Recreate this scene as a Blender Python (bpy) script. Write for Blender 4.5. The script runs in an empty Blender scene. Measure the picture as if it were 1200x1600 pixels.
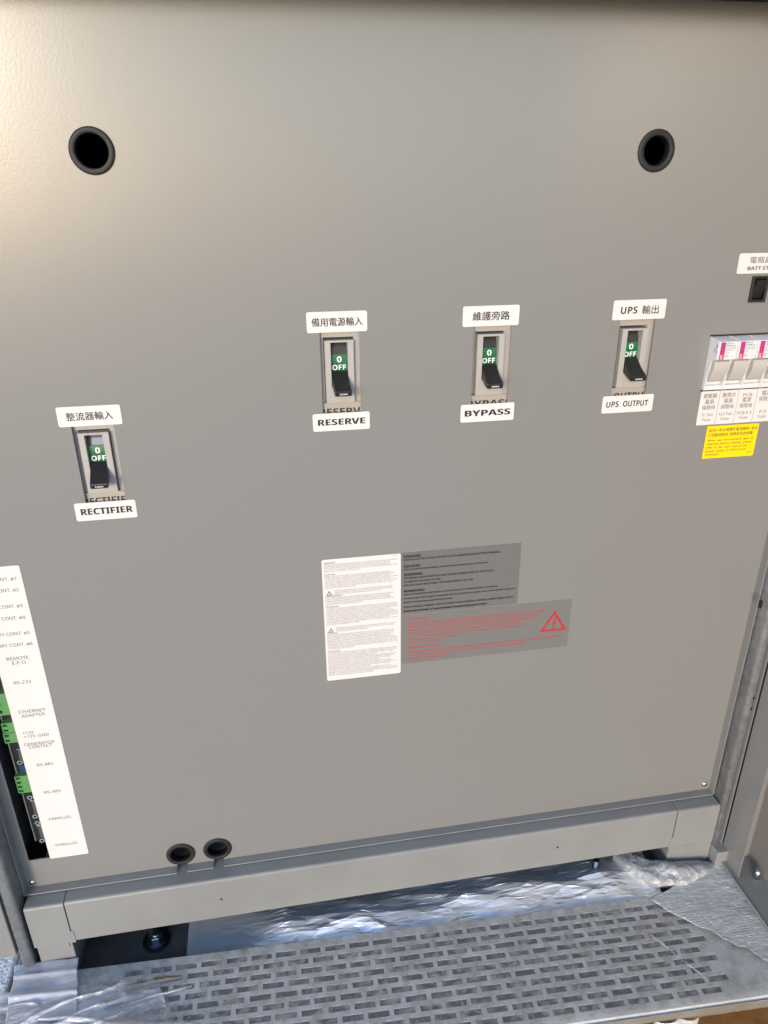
import bpy, bmesh, math, random
from mathutils import Vector, Matrix, noise
random.seed(7)
S = bpy.context.scene
COL = S.collection
R = math.radians
ZC = 0.840                      # camera height above the ground; heights in the tables below are from camera level

# ------------------------------------------------------------------ camera
ROT = Matrix(((0.98568793, 0.07577057, -0.15059259),
              (-0.16837552, 0.39847785, -0.90159031),
              (-0.0083062, 0.91404279, 0.40553272)))
CAM = Vector((0, -0.543, ZC))
cd = bpy.data.cameras.new('camera')
cam = bpy.data.objects.new('camera', cd); COL.objects.link(cam)
cam.matrix_world = Matrix.Translation(CAM) @ ROT.to_4x4()
cd.sensor_fit = 'VERTICAL'; cd.sensor_height = 36.0; cd.lens = 36.0*1122.93/1600
cd.clip_start = 0.01; cd.clip_end = 500
S.camera = cam
# ------------------------------------------------------------------ sky, sun, exposure
SUN_EL, SUN_AZ = 11.0, 24.0      # azimuth: degrees to the left of the panel's normal
w = bpy.data.worlds.new('World'); S.world = w; w.use_nodes = True
nt = w.node_tree; bg = nt.nodes['Background']
sky = nt.nodes.new('ShaderNodeTexSky'); sky.sky_type = 'NISHITA'; sky.sun_disc = False
sdir = Vector((-math.sin(R(SUN_AZ))*math.cos(R(SUN_EL)), -math.cos(R(SUN_AZ))*math.cos(R(SUN_EL)), math.sin(R(SUN_EL))))
sky.sun_elevation = R(SUN_EL); sky.sun_rotation = math.atan2(sdir.x, sdir.y)
sky.air_density = 1.0; sky.dust_density = 0.6; sky.ozone_density = 2.6
nt.links.new(sky.outputs[0], bg.inputs[0]); bg.inputs[1].default_value = 0.15
sl = bpy.data.lights.new('sun', 'SUN'); sl.energy = 0.85; sl.angle = R(13); sl.color = (1.0, 0.85, 0.69)
so = bpy.data.objects.new('sun', sl); COL.objects.link(so)
so.rotation_euler = sdir.to_track_quat('Z', 'Y').to_euler(); so.location = (-2, -3, 2)
S.view_settings.view_transform = 'Standard'; S.view_settings.look = 'None'
S.view_settings.exposure = 1.45; S.view_settings.gamma = 1.0

# ------------------------------------------------------------------ helpers
def A(px, py, y=0.0):                       # photo pixel -> point on the vertical plane y
    d = ROT @ Vector((px-600, -(py-800), -1122.93)); t = (y-CAM.y)/d.y
    return CAM + d*t
def AZ(px, py, z):                          # photo pixel -> point on the level plane z (below the camera)
    d = ROT @ Vector((px-600, -(py-800), -1122.93)); t = z/d.z
    return CAM + d*t
def tag(o, label=None, cat=None, group=None, kind=None):
    if label: o['label'] = label
    if cat: o['category'] = cat
    if group: o['group'] = group
    if kind: o['kind'] = kind
    return o
def empty(name, loc, label=None, cat=None, group=None):
    o = bpy.data.objects.new(name, None); o.empty_display_size = .02
    COL.objects.link(o); o.location = loc; return tag(o, label, cat, group)
def link(name, me, mat, parent=None, loc=(0, 0, 0)):
    o = bpy.data.objects.new(name, me)
    if mat is not None:
        me.materials.clear(); me.materials.append(mat)
    COL.objects.link(o)
    if parent: o.parent = parent
    o.location = loc
    return o
def bm_obj(name, bm, mat, parent=None, smooth=False, bevel=0, seg=2, off=None):
    """bm is in world coordinates; off = world location of the parent"""
    bmesh.ops.recalc_face_normals(bm, faces=bm.faces)
    if off is not None: bmesh.ops.translate(bm, verts=bm.verts, vec=-Vector(off))
    me = bpy.data.meshes.new(name); bm.to_mesh(me); bm.free()
    if smooth:
        for p in me.polygons: p.use_smooth = True
    o = link(name, me, mat, parent)
    if bevel:
        m = o.modifiers.new('bevel', 'BEVEL'); m.width = bevel; m.segments = seg; m.limit_method = 'ANGLE'; m.angle_limit = R(40)
        m.harden_normals = False
    return o
def box(bm, x0, x1, y0, y1, z0, z1):
    vs = [bm.verts.new((x, y, z)) for x in (x0, x1) for y in (y0, y1) for z in (z0, z1)]
    for f in ((0,1,3,2),(4,6,7,5),(0,4,5,1),(2,3,7,6),(0,2,6,4),(1,5,7,3)): bm.faces.new([vs[i] for i in f])
    return vs
def prism_x(bm, prof, x0, x1):              # closed profile of (y,z) swept along x
    a = [bm.verts.new((x0, y, z)) for y, z in prof]; b = [bm.verts.new((x1, y, z)) for y, z in prof]
    n = len(prof)
    for i in range(n): bm.faces.new((a[i], a[(i+1) % n], b[(i+1) % n], b[i]))
    bm.faces.new(a); bm.faces.new(b[::-1])
def prism_y(bm, prof, y0, y1):              # closed profile of (x,z) swept along y
    a = [bm.verts.new((x, y0, z)) for x, z in prof]; b = [bm.verts.new((x, y1, z)) for x, z in prof]
    n = len(prof)
    for i in range(n): bm.faces.new((a[i], a[(i+1) % n], b[(i+1) % n], b[i]))
    bm.faces.new(a); bm.faces.new(b[::-1])
def prism_z(bm, prof, z0, z1):
    a = [bm.verts.new((x, y, z0)) for x, y in prof]; b = [bm.verts.new((x, y, z1)) for x, y in prof]
    n = len(prof)
    for i in range(n): bm.faces.new((a[i], a[(i+1) % n], b[(i+1) % n], b[i]))
    bm.faces.new(a); bm.faces.new(b[::-1])
def lathe(bm, prof, axis='y', n=48, c=(0, 0, 0), close=False):   # prof of (r, h)
    rings = []
    for r, h in prof:
        ring = []
        for i in range(n):
            a = 2*math.pi*i/n
            if axis == 'y': p = (c[0]+r*math.cos(a), c[1]+h, c[2]+r*math.sin(a))
            else: p = (c[0]+r*math.cos(a), c[1]+r*math.sin(a), c[2]+h)
            ring.append(bm.verts.new(p))
        rings.append(ring)
    m = len(rings)
    for k in range(m if close else m-1):
        a, b = rings[k], rings[(k+1) % m]
        for i in range(n): bm.faces.new((a[i], a[(i+1) % n], b[(i+1) % n], b[i]))
    if not close:
        if prof[0][0] > 1e-6: bm.faces.new(rings[0])
        if prof[-1][0] > 1e-6: bm.faces.new(rings[-1])
def rrect(x0, x1, z0, z1, r, n=5):
    pts = []
    for cx, cz, a0 in ((x1-r, z1-r, 0), (x0+r, z1-r, 90), (x0+r, z0+r, 180), (x1-r, z0+r, 270)):
        for i in range(n+1):
            a = R(a0+90*i/n); pts.append((cx+r*math.cos(a), cz+r*math.sin(a)))
    return pts
# ------------------------------------------------------------------ materials
def mat(name, base, rough=.5, metal=0, spec=.5, bump=None, var=None, coat=0, mottle=None):
    m = bpy.data.materials.new(name); m.use_nodes = True; t = m.node_tree; b = t.nodes['Principled BSDF']
    b.inputs['Base Color'].default_value = (*base, 1); b.inputs['Roughness'].default_value = rough
    b.inputs['Metallic'].default_value = metal; b.inputs['Specular IOR Level'].default_value = spec
    b.inputs['Coat Weight'].default_value = coat
    tc = t.nodes.new('ShaderNodeTexCoord')
    if bump:                                # list of (scale, strength, distance)
        prev = None
        for sc, st, di in bump:
            n = t.nodes.new('ShaderNodeTexNoise'); n.inputs['Scale'].default_value = sc; n.inputs['Detail'].default_value = 3
            t.links.new(tc.outputs['Object'], n.inputs['Vector'])
            bp = t.nodes.new('ShaderNodeBump'); bp.inputs['Strength'].default_value = st; bp.inputs['Distance'].default_value = di
            t.links.new(n.outputs['Fac'], bp.inputs['Height'])
            if prev: t.links.new(prev.outputs[0], bp.inputs['Normal'])
            prev = bp
        t.links.new(prev.outputs[0], b.inputs['Normal'])
    if var:                                 # (scale, other colour, low, high, roughness change)
        sc, c2, lo, hi, dr = var
        n = t.nodes.new('ShaderNodeTexNoise'); n.inputs['Scale'].default_value = sc; n.inputs['Detail'].default_value = 6
        n.inputs['Roughness'].default_value = .6
        t.links.new(tc.outputs['Object'], n.inputs['Vector'])
        r = t.nodes.new('ShaderNodeMapRange'); r.inputs[1].default_value = lo; r.inputs[2].default_value = hi
        t.links.new(n.outputs['Fac'], r.inputs[0])
        mx = t.nodes.new('ShaderNodeMix'); mx.data_type = 'RGBA'
        mx.inputs[6].default_value = (*base, 1); mx.inputs[7].default_value = (*c2, 1)
        t.links.new(r.outputs[0], mx.inputs[0]); t.links.new(mx.outputs[2], b.inputs['Base Color'])
        ma = t.nodes.new('ShaderNodeMath'); ma.operation = 'MULTIPLY_ADD'; ma.inputs[1].default_value = dr; ma.inputs[2].default_value = rough
        t.links.new(r.outputs[0], ma.inputs[0]); t.links.new(ma.outputs[0], b.inputs['Roughness'])
    return m
def film(name, tint, op_lo, op_hi, scale, rough=.15, bumps=((60, .5, .004),), stretch=(1, 1, 1), thr=(.4, .65), rot=0):
    """clear plastic film: see-through, glossy, with hazier patches"""
    m = bpy.data.materials.new(name); m.use_nodes = True; t = m.node_tree; b = t.nodes['Principled BSDF']
    b.inputs['Base Color'].default_value = (*tint, 1); b.inputs['Roughness'].default_value = rough
    b.inputs['Specular IOR Level'].default_value = 1.0; b.inputs['Coat Weight'].default_value = .6; b.inputs['Coat Roughness'].default_value = .06
    tr = t.nodes.new('ShaderNodeBsdfTransparent'); mx = t.nodes.new('ShaderNodeMixShader'); out = t.nodes['Material Output']
    tc = t.nodes.new('ShaderNodeTexCoord'); mp = t.nodes.new('ShaderNodeMapping'); mp.inputs['Scale'].default_value = stretch
    mp.inputs['Rotation'].default_value = (0, 0, rot)
    t.links.new(tc.outputs['Object'], mp.inputs['Vector'])
    n = t.nodes.new('ShaderNodeTexNoise'); n.inputs['Scale'].default_value = scale; n.inputs['Detail'].default_value = 5
    t.links.new(mp.outputs[0], n.inputs['Vector'])
    r = t.nodes.new('ShaderNodeMapRange'); r.inputs[1].default_value = thr[0]; r.inputs[2].default_value = thr[1]
    r.inputs[3].default_value = op_lo; r.inputs[4].default_value = op_hi
    t.links.new(n.outputs['Fac'], r.inputs[0])
    prev = None
    for sc, st, di in bumps:
        k = t.nodes.new('ShaderNodeTexNoise'); k.inputs['Scale'].default_value = sc; k.inputs['Detail'].default_value = 4
        k.inputs['Distortion'].default_value = .6
        t.links.new(mp.outputs[0], k.inputs['Vector'])
        bp = t.nodes.new('ShaderNodeBump'); bp.inputs['Strength'].default_value = st; bp.inputs['Distance'].default_value = di
        t.links.new(k.outputs['Fac'], bp.inputs['Height'])
        if prev: t.links.new(prev.outputs[0], bp.inputs['Normal'])
        prev = bp
    t.links.new(prev.outputs[0], b.inputs['Normal'])
    lw = t.nodes.new('ShaderNodeFresnel'); lw.inputs['IOR'].default_value = 1.45
    t.links.new(prev.outputs[0], lw.inputs['Normal'])
    ad = t.nodes.new('ShaderNodeMath'); ad.operation = 'MULTIPLY_ADD'; ad.use_clamp = True; ad.inputs[1].default_value = .35
    t.links.new(lw.outputs[0], ad.inputs[0]); t.links.new(r.outputs[0], ad.inputs[2])
    t.links.new(ad.outputs[0], mx.inputs[0]); t.links.new(tr.outputs[0], mx.inputs[1]); t.links.new(b.outputs[0], mx.inputs[2])
    t.links.new(mx.outputs[0], out.inputs['Surface'])
    return m
M = {}
PAINT = (.214, .2095, .206)
M['paint'] = mat('grey_paint', PAINT, .26, spec=.65, bump=[(560, .10, .0004), (3.0, .06, .01)])
M['trim'] = mat('grey_trim_paint', (.245, .245, .244), .36, bump=[(900, .1, .0003)], var=(14, (.22, .22, .218), .4, .65, .08))
M['galv'] = mat('galvanised_steel', (.26, .27, .29), .36, metal=.45, bump=[(700, .12, .0003)], var=(160, (.34, .35, .37), .42, .6, .1))
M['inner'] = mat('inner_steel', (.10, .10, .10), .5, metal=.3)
M['black'] = mat('black_plastic', (.012, .012, .012), .42, bump=[(1500, .1, .0002)])
M['rubber'] = mat('black_rubber', (.012, .0105, .010), .6, bump=[(900, .15, .0003)])
M['handle'] = mat('black_handle', (.017, .016, .016), .34, bump=[(1300, .25, .0003)])
M['cream'] = mat('beige_plastic', (.385, .365, .35), .34, bump=[(800, .05, .0002)])
M['cream_in'] = mat('beige_inner_plate', (.36, .33, .295), .45)
M['white'] = mat('white_label', (.68, .645, .645), .38)
M['whitep'] = mat('white_plastic', (.66, .66, .69), .34)
M['fuseshade'] = mat('fuse_handle_shaded', (.47, .445, .43), .42)  # darker than the white walls: shade under the drawer head is in this colour
M['ink'] = mat('black_ink', (.012, .012, .014), .45)
M['greyink'] = mat('grey_ink', (.035, .035, .04), .5)
M['whiteink'] = mat('white_ink', (.82, .82, .82), .45)
M['redink'] = mat('red_ink', (.46, .028, .035), .4)
M['green'] = mat('green_band', (.0, .12, .045), .4)
M['slate'] = mat('slate_band', (.12, .15, .24), .4)
M['pink'] = mat('magenta_print', (.46, .03, .17), .4)
M['yellow'] = mat('yellow_label', (.88, .62, .0), .4)
M['clear'] = mat('clear_label', (.15, .147, .145), .10, spec=.6, bump=[(14, .25, .004)])
M['clear2'] = mat('clear_label_pale', (.170, .166, .163), .12, spec=.6, bump=[(14, .25, .004)])
M['terminal'] = mat('green_terminal', (.10, .30, .10), .45)
M['steel'] = mat('bright_steel', (.72, .70, .66), .22, metal=1)
M['zinc'] = mat('blue_zinc', (.20, .24, .29), .34, metal=1, bump=[(500, .2, .0004)])
M['pcb'] = mat('connector_black', (.02, .02, .02), .4)
M['blue'] = mat('blue_plug', (.01, .05, .16), .4)
M['wood'] = mat('orange_wood', (.42, .19, .055), .55, bump=[(120, .3, .001)], var=(45, (.30, .12, .03), .4, .65, .1))
M['wrapwood'] = mat('film_wrapped_board', (.10, .085, .08), .3, bump=[(40, .3, .003)], var=(12, (.17, .15, .14), .4, .65, .1))
M['plate'] = mat('perforated_plate', (.80, .775, .75), .42, bump=[(250, .15, .001)], var=(26, (.66, .635, .60), .42, .62, .15))
M['pad'] = mat('brown_backing', (.19, .175, .165), .65, bump=[(300, .6, .002)], var=(130, (.33, .32, .31), .5, .62, .1))
M['concrete'] = mat('concrete_ground', (.30, .27, .23), .8, bump=[(30, .3, .004)], var=(3, (.24, .22, .19), .4, .6, 0))
M['foam'] = mat('white_foam', (.86, .85, .83), .7, bump=[(260, .9, .003)])
M['foil'] = mat('silver_foil', (.90, .90, .92), .27, metal=.55, bump=[(300, .2, .0005)])
M['bundle'] = film('bundled_film', (.60, .61, .64), .45, .85, 30, .12, ((70, 1.0, .006), (240, .7, .002)), (1, 1, 1))
M['wrap'] = film('ribbed_film', (.80, .82, .86), .6, .9, 40, .3, ((120, .9, .004), (400, .3, .001)), (1, 9, 1), rot=R(52))
M['dust'] = film('dusty_film', (.62, .58, .54), .05, .62, 85, .4, ((45, .25, .002), (350, .3, .0008)), (1, 1, 1), (.46, .80))
M['edgedust'] = film('dusty_edge_film', (.26, .235, .205), .75, .95, 30, .35, ((60, .5, .003),))
M['clearfilm'] = film('clear_film', (.88, .86, .88), .10, .7, 16, .12, ((38, .9, .006), (150, .4, .002)), (1, 2.6, 1), (.45, .66), rot=R(-20))
M['tan'] = film('dirty_tan_film', (.42, .30, .20), .35, .8, 60, .3, ((90, .6, .002),), (1, 4, 1), (.4, .65), rot=R(8))
M['flapfilm'] = film('folded_film', (.80, .79, .84), .42, .75, 14, .15, ((40, .5, .004),), (1, 3, 1))

# ------------------------------------------------------------------ text
def sans(s, b=False):
    '''swap letters and digits for the mathematical sans-serif forms: the plain grotesque the labels are printed in'''
    o = ''
    for c in s:
        if 'A' <= c <= 'Z': o += chr((0x1D5D4 if b else 0x1D5A0)+ord(c)-65)
        elif 'a' <= c <= 'z': o += chr((0x1D5EE if b else 0x1D5BA)+ord(c)-97)
        elif '0' <= c <= '9': o += chr((0x1D7EC if b else 0x1D7E2)+ord(c)-48)
        else: o += c
    return o
def text_mesh(s, bold=0.0, res=3):
    heavy = bold >= .02; s = sans(s, heavy)
    if heavy: bold = 0.0
    cu = bpy.data.curves.new('t', 'FONT'); cu.body = s; cu.size = 1.0; cu.resolution_u = res; cu.offset = bold
    o = bpy.data.objects.new('t', cu); COL.objects.link(o)
    dg = bpy.context.evaluated_depsgraph_get()
    me = bpy.data.meshes.new_from_object(o.evaluated_get(dg))
    bpy.data.objects.remove(o); bpy.data.curves.remove(cu)
    return me
_cache = {}
class Print:
    """flat lettering collected into one mesh on a vertical face"""
    def __init__(s): s.v = []; s.f = []
    def add(s, text, x0, x1, z0, z1=None, y=0, bold=0.0, res=3, fit='box', m=None, slant=0, pitch=None):
        """x0..x1 wide; z0 baseline/bottom, z1 top of the ink. With z1=None keeps the font's proportions"""
        key = (text, bold, res)
        if key not in _cache:
            me = text_mesh(text, bold, res)
            _cache[key] = ([tuple(v.co) for v in me.vertices], [tuple(p.vertices) for p in me.polygons]); bpy.data.meshes.remove(me)
        vs, fs = _cache[key]
        if not vs: return
        ax0 = min(v[0] for v in vs); ax1 = max(v[0] for v in vs); ay0 = min(v[1] for v in vs); ay1 = max(v[1] for v in vs)
        sx = (x1-x0)/(ax1-ax0)
        if z1 is None: sy = sx; ay0 = 0
        else: sy = (z1-z0)/(ay1-ay0)
        n = len(s.v)
        for v in vs:
            X = x0+(v[0]-ax0)*sx; Z = z0+(v[1]-ay0)*sy; X += (Z-z0)*slant
            s.v.append((X, y, Z) if m is None else tuple(m @ Vector((X, y, Z))))
        s.f += [tuple(n+i for i in f) for f in fs]
    def line(s, text, x0, x1, z0, cap, y=0, bold=0.0, res=1):      # one line: cap height given, width given
        key = (text, bold, res)
        if key not in _cache:
            me = text_mesh(text, bold, res)
            _cache[key] = ([tuple(v.co) for v in me.vertices], [tuple(p.vertices) for p in me.polygons]); bpy.data.meshes.remove(me)
        vs, fs = _cache[key]
        ax0 = min(v[0] for v in vs); ax1 = max(v[0] for v in vs)
        sx = (x1-x0)/(ax1-ax0); sy = cap/.72; n = len(s.v)
        for v in vs: s.v.append((x0+(v[0]-ax0)*sx, y, z0+v[1]*sy))
        s.f += [tuple(n+i for i in f) for f in fs]
    def rect(s, x0, x1, z0, z1, y=0):
        n = len(s.v); s.v += [(x0, y, z0), (x1, y, z0), (x1, y, z1), (x0, y, z1)]; s.f.append((n, n+1, n+2, n+3))
    def poly(s, pts, y=0):
        n = len(s.v); s.v += [(x, y, z) for x, z in pts]; s.f.append(tuple(range(n, n+len(pts))))
    def build(s, name, mt, parent, off=(0, 0, 0)):
        me = bpy.data.meshes.new(name); me.from_pydata([tuple(Vector(v)-Vector(off)) for v in s.v], [], s.f); me.update()
        return link(name, me, mt, parent)
def tri_sign(P, a, b, c, t, y):            # hollow triangle with a lightning bolt; a,b base corners, c apex (x,z)
    a, b, c = [Vector((*q, 0)) for q in (a, b, c)]; g = (a+b+c)/3
    o = [a, b, c]; i = [g+(q-g)*(1-t) for q in o]
    for k in range(3):
        q = [o[k], o[(k+1) % 3], i[(k+1) % 3], i[k]]; P.poly([(v.x, v.y) for v in q], y)
    h = (c-g).length; up = (c-g).normalized(); rt = Vector((up.y, -up.x, 0))
    def q(u, v): w_ = g+rt*u*h+up*v*h; return (w_.x, w_.y)
    P.poly([q(.05, .5), q(.17, .5), q(.02, .12), q(-.1, .08)], y)
    P.poly([q(-.1, .08), q(.17, .16), q(.14, .06), q(-.06, .0)], y)
    P.poly([q(.14, .12), q(.02, -.2), q(-.05, -.17), q(.06, .08)], y)
    P.poly([q(-.06, -.12), q(.08, -.22), q(-.06, -.36)], y)

def sticker(name, rect, mt, label, r=.0015, thick=.00022, y0=-.0001, cat='label', group=None, tilt=0):
    """x0,x1,ztop,zbot in millimetres from camera level"""
    x0, x1, zt, zb = [v/1000 for v in rect]; cx, cz = (x0+x1)/2, ZC+zb
    e = empty(name, (cx, y0, cz), label, cat, group)
    if tilt: e.rotation_euler = (0, R(tilt), 0)
    bm = bmesh.new(); prism_y(bm, rrect(x0, x1, ZC+zb, ZC+zt, r), y0, y0-thick)
    bm_obj('backing', bm, mt, e, off=e.location)
    return e, y0-thick-.00008

# ================================================================== SETTING
bm = bmesh.new(); box(bm, -60, 60, -60, 60, -.05, 0)
tag(bm_obj('ground', bm, M['concrete']), kind='structure')

# ================================================================== CABINET
X0, X1, ZB, ZT = -.2642, .4576, ZC-.6146, ZC+.1183
cab = empty('power_cabinet', (.095, 0, ZC-.7115), 'large grey sheet metal power cabinet standing on the wrapped pallet', 'cabinet')
CO = cab.location
WIN = [(-128.2, -186.0), (58.3, -125.0), (177.3, -125.0), (297.3, -125.0)]
GR = [(-98.3, 26.5, 14.2), (293.8, 26.5, 14.2)]
GRL = [(-117.3, -598.9, 13.9), (-81.5, -598.9, 13.9)]
def circ(cx, cz, r, n=48): return [(cx+r*math.cos(2*math.pi*i/n), cz+r*math.sin(2*math.pi*i/n)) for i in range(n)]
def panel_mesh():
    cu = bpy.data.curves.new('p', 'CURVE'); cu.dimensions = '2D'; cu.fill_mode = 'BOTH'; cu.extrude = .0006
    def spl(pts):
        s = cu.splines.new('POLY'); s.points.add(len(pts)-1)
        for p, (x, z) in zip(s.points, pts): p.co = (x, z, 0, 1)
        s.use_cyclic_u = True
    out = [(X0, ZB)]
    for cx, cz, r in GRL:                       # keyhole slots open at the bottom edge
        cx /= 1000; cz = ZC+cz/1000; hw = .0048; rr = .011
        a = math.asin(hw/rr)
        out += [(cx-hw, ZB)]
        k = 30
        for i in range(k+1):
            t = -math.pi/2-a-(2*math.pi-2*a)*i/k
            out.append((cx+rr*math.cos(t), cz+rr*math.sin(t)))
        out += [(cx+hw, ZB)]
    out += [(X1, ZB), (X1, ZT), (X0, ZT)]
    spl(out)
    for cx, cz in WIN: spl(rrect(cx/1000-.01505, cx/1000+.01505, ZC+cz/1000-.0315, ZC+cz/1000+.0315, .0006, 2))
    for cx, cz, r in GR: spl(circ(cx/1000, ZC+cz/1000, .0118))
    spl(rrect(-.2562, -.2372, ZC-.5798, ZC-.2, .0005, 2))
    spl(rrect(.3632, .4520, ZC-.1548, ZC-.1083, .0005, 2))
    spl(rrect(.3925, .4060, ZC-.0815, ZC-.0650, .0005, 2))
    o = bpy.data.objects.new('p', cu); COL.objects.link(o)
    dg = bpy.context.evaluated_depsgraph_get(); me = bpy.data.meshes.new_from_object(o.evaluated_get(dg))
    bpy.data.objects.remove(o)
    for v in me.vertices: v.co = Vector((v.co.x, -v.co.z+.0006, v.co.y))-CO
    me.flip_normals() if False else None
    return me
fp = link('front_panel', panel_mesh(), M['paint'], cab)
bm = bmesh.new(); bm.from_mesh(fp.data); bmesh.ops.recalc_face_normals(bm, faces=bm.faces); bm.to_mesh(fp.data); bm.free()
# forward rims of the panel
RD = -.0086; TH = .0012
bm = bmesh.new()
xs = [X0]+[v for cx, cz, r in GRL for v in (cx/1000-.0048, cx/1000+.0048)]+[X1]
for a, b in zip(xs[::2], xs[1::2]): box(bm, a, b, RD, .0, ZB-TH, ZB)
bm_obj('bottom_rim', bm, M['trim'], cab, bevel=.0004, off=CO)
bm = bmesh.new(); box(bm, X0-TH, X0, RD, .0011, ZB-TH, ZT); bm_obj('side_rim', bm, M['trim'], cab, bevel=.0004, off=CO)
bm = bmesh.new(); box(bm, X1, X1+TH, RD, .0011, ZB-TH, ZT); bm_obj('side_rim', bm, M['paint'], cab, bevel=.0004, off=CO)
# screws
def screw(px, pz, r=.0034):
    x, z = px/1000, ZC+pz/1000; bm = bmesh.new()
    lathe(bm, [(.0001, -.0021), (r*.35, -.0020), (r*.7, -.0016), (r*.93, -.0008), (r, -.0001), (r, .0005)], n=24, c=(x, 0, z))
    s = bm_obj('screw', bm, M['steel'], cab, smooth=True, off=CO)
    bm = bmesh.new()
    for a in (R(20), R(110)):
        m = Matrix.Rotation(a, 4, 'Y'); vs = box(bm, -.0019, .0019, -.0022, -.00175, -.00035, .00035)
        for v in vs: v.co = m @ v.co+Vector((x, 0, z))
    bm_obj('cross_slot', bm, M['inner'], s, off=CO)
screw(-258.6, -608.2); screw(451.2, -606.6)
# shell behind the panel
bm = bmesh.new()
box(bm, -.277, -.275, .03, .45, ZC-.66, ZT+.02); box(bm, .472, .474, .03, .45, ZC-.66, ZT+.02)
box(bm, -.275, .472, .448, .45, ZC-.66, ZT+.02); box(bm, -.275, .472, .02, .448, ZT+.016, ZT+.018); box(bm, -.275, .472, .03, .448, ZC-.664, ZC-.662)
bm_obj('shell', bm, M['inner'], cab, off=CO)
bm = bmesh.new(); box(bm, -.277, .474, .28, .284, ZC-.7108, ZC-.663); bm_obj('under_sky_block', bm, M['inner'], cab, off=CO)  # added dark plates: keep the sky behind from showing under the cabinet
for a_ in (-.277, .470):
    bm = bmesh.new(); box(bm, a_, a_+.004, .004, .2795, ZC-.7108, ZC-.6645); bm_obj('under_sky_block', bm, M['inner'], cab, off=CO)
bm = bmesh.new(); box(bm, .4716, .4998, .003, .028, ZC-.700, ZC+.2); bm_obj('gap_sky_block', bm, M['black'], cab, off=CO)  # added black filler: blocks the sky in the gap beside the door
# inner plate behind the switch windows, with its own half hidden print
for (cx, cz), t in zip(WIN, ('RECTIFIER', 'RESERVE', 'BYPASS', 'UPS OUTPUT')):
    x, z = cx/1000, ZC+cz/1000
    bm = bmesh.new(); box(bm, x-.024, x+.024, .0035, .0045, z+.0262, z+.042); bm_obj('inner_plate', bm, M['cream_in'], cab, off=CO)
    bm = bmesh.new(); box(bm, x-.024, x+.024, .0035, .0045, z-.042, z-.0244)
    ip = bm_obj('inner_plate', bm, M['cream_in'], cab, off=CO)
    P = Print(); wd = .0185 if t != 'UPS OUTPUT' else .024
    P.add(t, x-wd+(.001 if t != 'UPS OUTPUT' else -.004), x+wd+(.001 if t != 'UPS OUTPUT' else -.004), z-.0344, z-.0287, y=.0034, bold=.035)
    P.build('lettering', M['ink'], ip, CO)
# plinth beam, corner brackets, feet
YF = -.0225; zt = ZC-.6166
def beam_prof(z0, z1, yf, yb, r):
    pts = [(yb, z1)]
    for i in range(6):
        a = R(90*i/5); pts.append((yf+r-r*math.sin(a), z1-r+r*math.cos(a)))
    return pts+[(yf, z0), (yf+.0015, z0), (yf+.0015, z1-r-.002), (yb, z1-.0015)]
SL = -.2266; SR = .4080
def xbeam(name, x0, x1, z0, z1, mt, yf=YF, r=.0028):
    bm = bmesh.new(); prism_x(bm, beam_prof(z0, z1, yf, .03, r), x0, x1)
    return bm_obj(name, bm, mt, cab, off=CO, bevel=.0003, seg=1)
bo = xbeam('plinth_beam', SL+.0004, SR-.0004, ZC-.6692, zt, M['trim'])
for q in (A(346, 1405, YF), A(871, 1324, YF)):
    bm = bmesh.new(); lathe(bm, [(.0001, YF-.0002), (.0013, YF-.0002), (.0013, YF+.001)], n=14, c=(q.x, 0, q.z))
    bm_obj('drill_hole', bm, M['black'], bo, off=CO)
for a, b in ((-.2628, SL-.0004), (SR+.0004, .4585)):
    xbeam('corner_bracket', a, b, ZC-.6712, zt-.0003, M['trim'], YF-.0004)
    left = a < 0
    bm = bmesh.new()                    # tongue that laps from the bracket onto the beam
    xx = b if left else a; s_ = 1 if left else -1
    box(bm, min(xx, xx+s_*.003), max(xx, xx+s_*.003), YF-.0007, YF-.00005, ZC-.6712, ZC-.655)
    bm_obj('bracket_tab', bm, M['trim'], cab, off=CO, bevel=.0002, seg=1)
    fx0, fx1 = (a+.002, b-.001) if left else (a-.002, b-.0004)
    bm = bmesh.new()
    box(bm, fx0, fx1, YF+.0002, YF+.0016, ZC-.7115, ZC-.6718); box(bm, fx0+.010, fx0+.030, YF-.0009, YF+.0002, ZC-.676, ZC-.6702)
    # side return of the foot
    xr = fx1 if left else fx0
    box(bm, xr-.0012, xr, YF+.0016, .06, ZC-.7115, ZC-.672) if left else box(bm, xr, xr+.0012, YF+.0016, .06, ZC-.7115, ZC-.672)
    bm_obj('foot', bm, M['trim'], cab, off=CO, bevel=.0003, seg=1)
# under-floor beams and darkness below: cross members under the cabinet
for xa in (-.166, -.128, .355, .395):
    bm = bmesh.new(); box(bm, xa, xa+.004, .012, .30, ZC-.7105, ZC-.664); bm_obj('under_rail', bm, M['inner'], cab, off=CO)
# levelling studs
for q, ht in ((AZ(243, 1463, -.702), .004), (AZ(931, 1358, -.700), .016)):
    c = (q.x, q.y+.002, ZC-.711); bm = bmesh.new()
    lathe(bm, [(.014, 0), (.014, .0015), (.0095, .002), (.0095, .0035), (.0001, .0036)], 'z', 28, c)
    s = bm_obj('levelling_stud', bm, M['zinc'], cab, off=CO)
    bm = bmesh.new(); lathe(bm, [(.0068, .0036), (.0068, .0086), (.0058, .0094), (.0001, .0095)], 'z', 6, c); bm_obj('hex_nut', bm, M['zinc'], s, off=CO)
    bm = bmesh.new(); pr = []
    k = int(ht/.0011)
    for i in range(k): pr += [(.0031, .0088+i*.0011), (.0036, .0088+i*.0011+.00055)]
    lathe(bm, pr, 'z', 18, c); bm_obj('thread', bm, M['zinc'], s, off=CO)
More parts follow.
